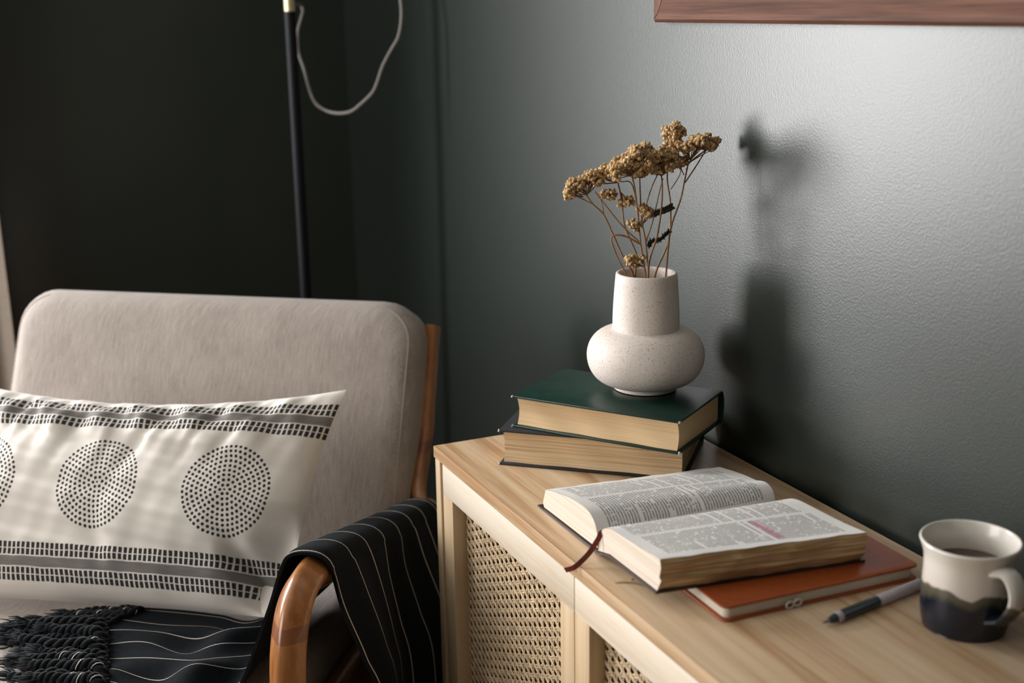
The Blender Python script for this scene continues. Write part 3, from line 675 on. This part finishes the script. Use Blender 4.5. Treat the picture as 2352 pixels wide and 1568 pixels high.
# ================================================================== LUMBAR PILLOW
def pillowmat():
    t = NT('block_printed_cotton'); u, v, _ = t.sep(t.coord('UV'))
    n = t.noise(t.coord('UV', (60, 60, 1)), 1., 2); un = t.math('ADD', u, t.math('MULTIPLY', t.math('SUBTRACT', n, .5), .0025)); vn = t.math('ADD', v, t.math('MULTIPLY', t.math('SUBTRACT', t.noise(t.coord('UV', (47, 47, 1)), 1., 2), .5), .0025))
    SP = .192
    cu = t.math('WRAP', un, SP/2, -SP/2); cv = vn
    r = t.math('SQRT', t.math('ADD', t.math('MULTIPLY', cu, cu), t.math('MULTIPLY', cv, cv)))
    dr = .00665; k = t.math('ROUND', t.math('DIVIDE', r, dr)); N = t.math('MAXIMUM', t.math('ROUND', t.math('MULTIPLY', k, 6.0)), 1.)
    ang = t.math('DIVIDE', t.math('ARCTAN2', cv, cu), 2*pi); fr = t.math('SUBTRACT', t.math('FRACT', t.math('ADD', t.math('MULTIPLY', ang, N), t.math('MULTIPLY', k, .37))), .5)
    tg = t.math('DIVIDE', t.math('MULTIPLY', t.math('MULTIPLY', fr, 2*pi), r), N); rd = t.math('SUBTRACT', r, t.math('MULTIPLY', k, dr))
    ds = t.math('SQRT', t.math('ADD', t.math('MULTIPLY', tg, tg), t.math('MULTIPLY', rd, rd)))
    dot = t.math('MULTIPLY', t.math('LESS_THAN', ds, .00215), t.math('LESS_THAN', k, 9.5))
    b = t.math('SUBTRACT', t.math('ABSOLUTE', vn), .0845)      # 0 at the inner edge of each border band
    def rng_(lo, hi): return t.math('MULTIPLY', t.math('GREATER_THAN', b, lo), t.math('LESS_THAN', b, hi))
    rows = None
    for lo in (.0, .0090, .0335, .0425):
        q = rng_(lo, lo+.0078); rows = q if rows is None else t.math('ADD', rows, q)
    dash = t.math('MULTIPLY', rows, t.math('GREATER_THAN', t.math('FRACT', t.math('DIVIDE', un, .0074)), .34))
    lines = t.math('MULTIPLY', rng_(.0186, .0317), t.math('ADD', .62, t.math('MULTIPLY', .3, t.noise(t.coord('UV', (30, 1400, 1)), 1., 2))))
    ink = t.math('MINIMUM', t.math('ADD', t.math('ADD', dot, dash), lines), 1.)
    wv = t.noise(t.coord('UV', (900, 900, 1)), 1., 2); t.bump(wv, .3, .0005)
    base = t.ramp(t.noise(t.coord('UV', (8, 8, 1)), 1., 3), (.3, (.70, .645, .585)), (.7, (.76, .71, .65)))
    return t.fin(t.mix(t.math('MULTIPLY', ink, .96), base, (.012, .014, .016)), .95, .1)
m_pil = pillowmat()
PWd, PHt = .605, .314
pc = V(-.338, .401, .4325)                       # bottom middle (front-back middle), chair coords
pup = V(-.0, -.175, .268); pup /= np.linalg.norm(pup); prt = V(.999, -.02, .018); pn = np.cross(pup, prt); pn /= np.linalg.norm(pn)
if pn[1] < 0: pn = -pn
nu, nv = 150, 90; front = []; back = []; uvs = []
for i in range(nu+1):
    x = (i/nu*2-1); fr_ = []; bk_ = []
    for j in range(nv+1):
        y = (j/nv*2-1)
        # pinched outline between the four corners
        pinx = 1-.055*(1-y*y)**1.0; piny_t = 1-.20*(1-abs(x)**2.0)*(y > 0)*abs(y)**1.5-.03*(1-x*x)*(y < 0)*abs(y)
        X = x*PWd/2*pinx*(1-.10*max(0, x)**2*(1-y)/2); Y = y*PHt/2*piny_t+PHt/2
        t_ = .070*((1-abs(x)**3.2)**.75)*((1-abs(y)**2.6)**.62)
        fold = .0095*sin(26*x+7*y*y+1.1)*max(0, y)**1.6*(1-abs(x)**6)+.0045*sin(61*x-9*y)*max(0, y)**2*(1-abs(x)**4)
        fold += .0044*float(fbm(x*6., y*4.5, 3))*(1-abs(x)**6)*(1-abs(y)**6)
        # soft diagonal crease at the lower right corner and lower left dent
        fold -= .026*exp(-((x-.80+.35*(y+.75))/.07)**2)*exp(-((y+.78)/.35)**2)
        fold -= .007*exp(-((x+.02+.1*y)/.045)**2)*exp(-((y+.55)/.22)**2)
        for cx_, sl_, wd_, dp_ in ((-.52, .10, .030, .006), (-.16, .16, .035, .010), (.02, .05, .025, .005), (.24, .22, .035, .010), (.47, .16, .030, .009), (.66, .25, .03, .006)):
            fold -= dp_*exp(-((x-cx_-sl_*(y-.8))/wd_)**2)*max(0, min(1, (y-.05)/.6))
        fold -= .055*max(0, (x-.60)/.40)**1.4*max(0, min(1, (-.05-y)/.5))
        tw = .012*x*y
        e = (1-abs(x)**14)*(1-abs(y)**14)
        p = pc+prt*X+pup*Y
        fr_.append(p+pn*(t_+fold*e+tw*0)); bk_.append(p-pn*t_*.55)
        uvs.append((x*PWd/2, y*PHt/2))
    front.append(fr_); back.append(bk_)
g1 = grid(front, flip=True); g2 = grid(back)
def to_world(g): return chv(g[0]), g[1]
pil = thing('lumbar_pillow', ch(*pc), 'cream lumbar pillow printed with dotted circles and dark border bands', 'pillow')
obj('pillow_front', to_world(g1), m_pil, pil, uv=uvs, sharp=None)
m_pback = plain('plain_cotton_back', (.66, .60, .54), .95, .1, .06, 60)
obj('pillow_back', to_world(g2), m_pback, pil, sharp=None)
# ================================================================== THROW BLANKET
def throwmat():
    t = NT('charcoal_striped_throw'); u, v, _ = t.sep(t.coord('UV'))
    fr = t.math('ABSOLUTE', t.math('SUBTRACT', t.math('FRACT', t.math('ADD', t.math('DIVIDE', v, .0610), .42)), .5))
    zig = t.math('MULTIPLY', t.math('ABSOLUTE', t.math('SUBTRACT', t.math('FRACT', t.math('MULTIPLY', u, 210.)), .5)), .010)
    st = t.math('LESS_THAN', t.math('ADD', fr, zig), .0190)
    n = t.noise(t.coord('UV', (120, 1500, 1)), 1., 3, .6); n2 = t.noise(t.coord('UV', (1000, 1000, 1)), 1., 2)
    t.bump(t.math('ADD', n, n2), .45, .0008)
    base = t.ramp(n, (.35, (.0030, .0040, .0050)), (.68, (.011, .0135, .0165)))
    return t.fin(t.mix(st, base, (.52, .47, .41)),   .95, .08, Sheen_Weight=.02, Sheen_Roughness=.4)
m_throw = throwmat()
NVv, NU = 60, 130; VW = .445
def arm_top(s): return .4705+.250*s+.004
def edge_a(s): return float(np.interp(s, [.36, .40, .45, .57, .62], [-.262, -.285, -.302, -.232, -.205]))
rows = []; uv = []; first = []
for j in range(NVv+1):
    v = VW*j/NVv
    s_arm = .562-v*.965; s_seat = .622-.530*v
    zt = arm_top(min(s_arm, .545))+.002
    seat_z = .4305; kf = max(0, min(1, (.40-v)/.08))
    bump_ = (.010*exp(-((v-.13)/.05)**2)+.008*exp(-((v-.30)/.06)**2))*kf
    pts = [(edge_a(s_seat), s_seat, seat_z), (-.22, s_seat-.004*sin(v*30), seat_z+.004*kf+bump_*.4), (-.165, s_seat, seat_z+kf*(.002+.006*sin(v*40))), (-.115, s_seat+.004, seat_z+.012*kf+bump_*1.6),
           (-.070, s_seat*.7+s_arm*.3, seat_z+.004), (-.040, s_seat*.5+s_arm*.5, seat_z+.035), (-.012, s_arm*.85+s_seat*.15, zt-.065), (.003, s_arm, zt-.018), (.014, s_arm, zt-.003), (.034, s_arm-.002, zt+.001), (.053, s_arm-.004, zt-.004),
           (.0635, s_arm-.008, zt-.022), (.070+.006*sin(v*22), s_arm-.020, zt-.075), (.078+.010*sin(v*22+.6), s_arm-.045, zt-.15), (.084+.013*sin(v*22+1), s_arm-.072, zt-.24), (.080+.013*sin(v*22+1), s_arm-.085, .12)]
    pa = spline([V(*p) for p in pts], NU+1); arc = np.concatenate([[0], np.cumsum(np.linalg.norm(np.diff(pa, axis=0), axis=1))])
    # fine wrinkles
    for k in range(NU+1):
        pa[k][2] += .0012*kf*sin(arc[k]*55+v*21)*(k < 55); pa[k][0] += .0018*sin(v*70+arc[k]*8)*(k > 95)
    rows.append(pa); uv += [(arc[k], v) for k in range(NU+1)]; first.append(pa[0].copy())
g = grid(rows)
thr = thing('throw_blanket', ch(-.02, .4, .43), 'charcoal throw with thin white stripes and knotted fringe over the armrest', 'blanket')
# thickness: second layer
Pf = chv(g[0]); lay2 = np.array(rows).copy()
tv = np.cross(np.gradient(lay2, axis=1), np.gradient(lay2, axis=0)); tv /= np.linalg.norm(tv, axis=2)[:, :, None]+1e-9
lay2 = lay2-tv*.0035 if tv[30, 75, 2] > 0 else lay2+tv*.0035
g2 = grid(lay2, flip=True); n0 = len(g[0]); n2 = NU+1
fc = list(g[1])+[[i+n0 for i in q] for q in g2[1]]
for k in range(NU):
    fc.append((k, k+1, n0+k+1, n0+k)); e = NVv*n2; fc.append((e+k+1, e+k, n0+e+k, n0+e+k+1))
for j in range(NVv):
    fc.append(((j+1)*n2, j*n2, n0+j*n2, n0+(j+1)*n2)); fc.append((j*n2+NU, (j+1)*n2+NU, n0+(j+1)*n2+NU, n0+j*n2+NU))
obj('cloth', (np.vstack([Pf, chv(lay2.reshape(-1, 3))]), fc), m_throw, thr, uv=uv+[(q[0], -.01) for q in uv], sharp=60)
m_fringe = plain('charcoal_yarn', (.0075, .009, .011), .95, .12, .4, 900, Sheen_Weight=.1)
m_fwhite = plain('white_yarn', (.55, .50, .45), .95, .1, .2, 600)
NTS = 26
for q in range(NTS):
    v = VW*(q+.4)/NTS; j = v/VW*NVv; p0 = first[int(j)]; ln = rng.uniform(.085, .135); lift = (.005+.006*(q % 3))*(1 if q < 20 else .15)
    # heading: mostly straight out along the seat (-a), fanned a little
    hd_ = V(-1, rng.uniform(-.05, .40) if q < 19 else rng.uniform(.22, .40)+.03*(q-19), 0); hd_ /= np.linalg.norm(hd_); sd = V(-hd_[1], hd_[0], 0)
    pts = [p0+V(.006, 0, .0)]+[p0+hd_*ln*t_+sd*rng.uniform(-.006, .006)+V(0, 0, lift*(1-.3*t_)+rng.uniform(-.001, .002)) for t_ in (.12, .3, .5, .7, .86, 1.)]
    pts = [V(p[0], p[1], max(p[2], .434)) for p in pts]
    base = spline(pts, 60); T_, A_, B_ = frames(base); parts_ = []
    for ph in (0, pi):
        w = [base[i]+(A_[i]*cos(i*.62+ph)+B_[i]*sin(i*.62+ph))*.0034 for i in range(52)]
        parts_.append(tube(w, [.0036]*52, 7))
    e0 = base[50]; ed = base[52]-base[48]; ed /= np.linalg.norm(ed); parts_.append(ico(base[51], .0072, .12))
    for k in range(26):
        o_ = rng.normal(0, .0028, 3); tip_ = base[51]+ed*rng.uniform(.014, .024)+o_*1.6; parts_.append(tube([base[50]+o_*.7, base[51]+ed*.008+o_*1.5, tip_], [.0012, .0013, .0005], 4))
    body = join(*parts_); wh = []
    if rng.uniform() < .55:
        for ph in (1.1,):
            i0 = int(rng.uniform(0, 14)); w = [base[i]+(A_[i]*cos(i*.62+ph)+B_[i]*sin(i*.62+ph))*.0061 for i in range(i0, min(52, i0+22))]; wh.append(tube(w, .0009, 4))
    nb_f = len(body[1]); allg = join(body, *wh) if wh else body
    obj('tassel', to_world(allg), m_fringe, thr, mats=[m_fwhite], fm=[0]*nb_f+[1]*(len(allg[1])-nb_f), sharp=None)
# ================================================================== FLOOR LAMP
m_black = plain('black_lamp_metal', (.004, .005, .008), .5, .25, .1, 20); m_brass = plain('brass', (.82, .68, .42), .4, .5, .06, 40, Metallic=.8)
def cordmat():
    t = NT('braided_cord'); u, v, _ = t.sep(t.coord('UV')); a_ = t.math('FRACT', t.math('ADD', t.math('MULTIPLY', u, 210.), v)); b_ = t.math('FRACT', t.math('SUBTRACT', t.math('MULTIPLY', u, 210.), v))
    m_ = t.math('GREATER_THAN', t.math('ADD', a_, b_), .72)
    return t.fin(t.mix(m_, (.05, .048, .045), (.30, .275, .25)), .85, .2)
m_cord = cordmat()
TL = 2.41; lp = at(684, 350, TL); lx, ly = lp[0], lp[1]
zb_ = yp(664, 26, ly)[2]
lamp = thing('floor_lamp', (lx, ly, 0), 'slim black floor lamp with brass upper rod and braided cord behind the armchair', 'lamp')
obj('base', lathe([(0, .018), (.10, .018), (.125, .014), (.13, .006), (.13, 0), (0, 0)], (lx, ly, 0), 48), m_black, lamp)
obj('pole', tube([(lx, ly, .015), (lx, ly, zb_)], .0106, 24), m_black, lamp)
obj('brass_rod', tube([(lx, ly, zb_-.002), (lx, ly, 1.62)], .0098, 24), m_brass, lamp)
obj('lamp_shade', lathe([(.014, 1.78), (.05, 1.775), (.10, 1.73), (.125, 1.64), (.122, 1.64), (.096, 1.725), (.048, 1.768), (.0, 1.77)], (lx, ly, 0), 48), m_black, lamp)
obj('socket', tube([(lx, ly, 1.61), (lx, ly, 1.775)], .014, 16), m_brass, lamp)
cp = [(690, 10), (696, 24), (691, 45), (684, 75), (686, 120), (699, 160), (711, 205), (724, 236), (747, 253), (775, 260), (806, 256), (830, 238), (856, 212), (868, 185), (880, 150), (900, 112), (915, 85), (922, 45), (920, 0), (905, -70), (850, -150), (760, -200), (690, -215)]
path = spline([at(x, y, TL-.09*min(1., max(0., (x-690)/230.))) for x, y in cp], 200)
path[0] = V(lx, ly, path[0][2])+.25*(path[0]-V(lx, ly, path[0][2]))
g = tube(path, .0030, 10); arc = np.concatenate([[0], np.cumsum(np.linalg.norm(np.diff(path, axis=0), axis=1))])
obj('cord', g, m_cord, lamp, uv=[(arc[i], k/10*4) for i in range(200) for k in range(10)])
# ================================================================== PICTURE FRAME
m_frame = wood('walnut_frame', (.185, .085, .052), (.12, .050, .030), (.055, .022, .013), (60, 2.2, 60), .6, .2, .2)
m_frame_v = wood('walnut_frame_upright', (.185, .085, .052), (.12, .050, .030), (.055, .022, .013), (60, 60, 2.2), .6, .2, .2)
pf = xp(1508, 51, X1-.012); fy1, fz0 = pf[1], pf[2]; FWd, FHt = 1.0, .70; fy0 = fy1-FWd; fz1 = fz0+FHt; rw = .058
pic = thing('picture_frame', (X1-.01, (fy0+fy1)/2, fz0), 'brown wooden picture frame hanging on the grey wall', 'picture frame')
prof = [(0, 0), (0, .014), (.004, .018), (.010, .0165), (.040, .024), (.050, .024), (rw, .016), (rw, 0)]   # (inward, out of wall)
def rail(p, q, inw, m):
    """mitred length from corner p to q; inw: inward unit vector"""
    p, q = V(*p), V(*q); d = (q-p)/np.linalg.norm(q-p); rows = []
    for e, sg in ((p, 1), (q, -1)): rows.append([e+V(*inw)*i+d*sg*(i+.0008)+V(-1, 0, 0)*o for i, o in prof])
    g = grid(rows); n = len(prof); g[1].append(list(range(n))[::-1]); g[1].append([n+k for k in range(n)]); return g
c4 = [(X1-.0005, fy1, fz0), (X1-.0005, fy0, fz0), (X1-.0005, fy0, fz1), (X1-.0005, fy1, fz1)]
inw = [(0, 0, 1), (0, 1, 0), (0, 0, -1), (0, -1, 0)]
for k in range(4): obj('frame_rail', rail(c4[k], c4[(k+1) % 4], inw[k], m_frame if k % 2 == 0 else m_frame_v), m_frame if k % 2 == 0 else m_frame_v, pic, smooth=True, sharp=20)
obj('picture_panel', box(X1-.008, X1-.001, fy0+rw-.005, fy1-rw+.005, fz0+rw-.005, fz1-rw+.005), plain('faded_picture', (.35, .33, .29), .7, .3), pic, smooth=False)
# ================================================================== CURTAIN
m_curt = plain('beige_curtain_linen', (.40, .345, .295), .95, .1, .08, 200)
cx1 = yp(20, 715, 2.74)[0]; rows = []; nC = 90
for i in range(nC+1):
    s = i/nC; x = cx1-.34*(1-s); y = 2.765-.030*cos((1-s)*2*pi*4.0)-.006*sin(s*31)
    rows.append([(x+.004*sin(z*3), y, z) for z in np.linspace(.02, 2.28, 12)])
back_ = [[(p[0], p[1]+.0025, p[2]) for p in r] for r in rows]
g = join(grid(rows), grid(back_, flip=True))
cur = thing('curtain', (cx1-.17, 2.76, 0), 'beige linen curtain hanging in soft folds beside the dark wall', 'curtain')
obj('curtain_cloth', g, m_curt, cur, sharp=None)
obj('curtain_rod', tube([(-1.6, 2.765, 2.295), (cx1+.12, 2.765, 2.295)], .012, 12), m_black, cur)
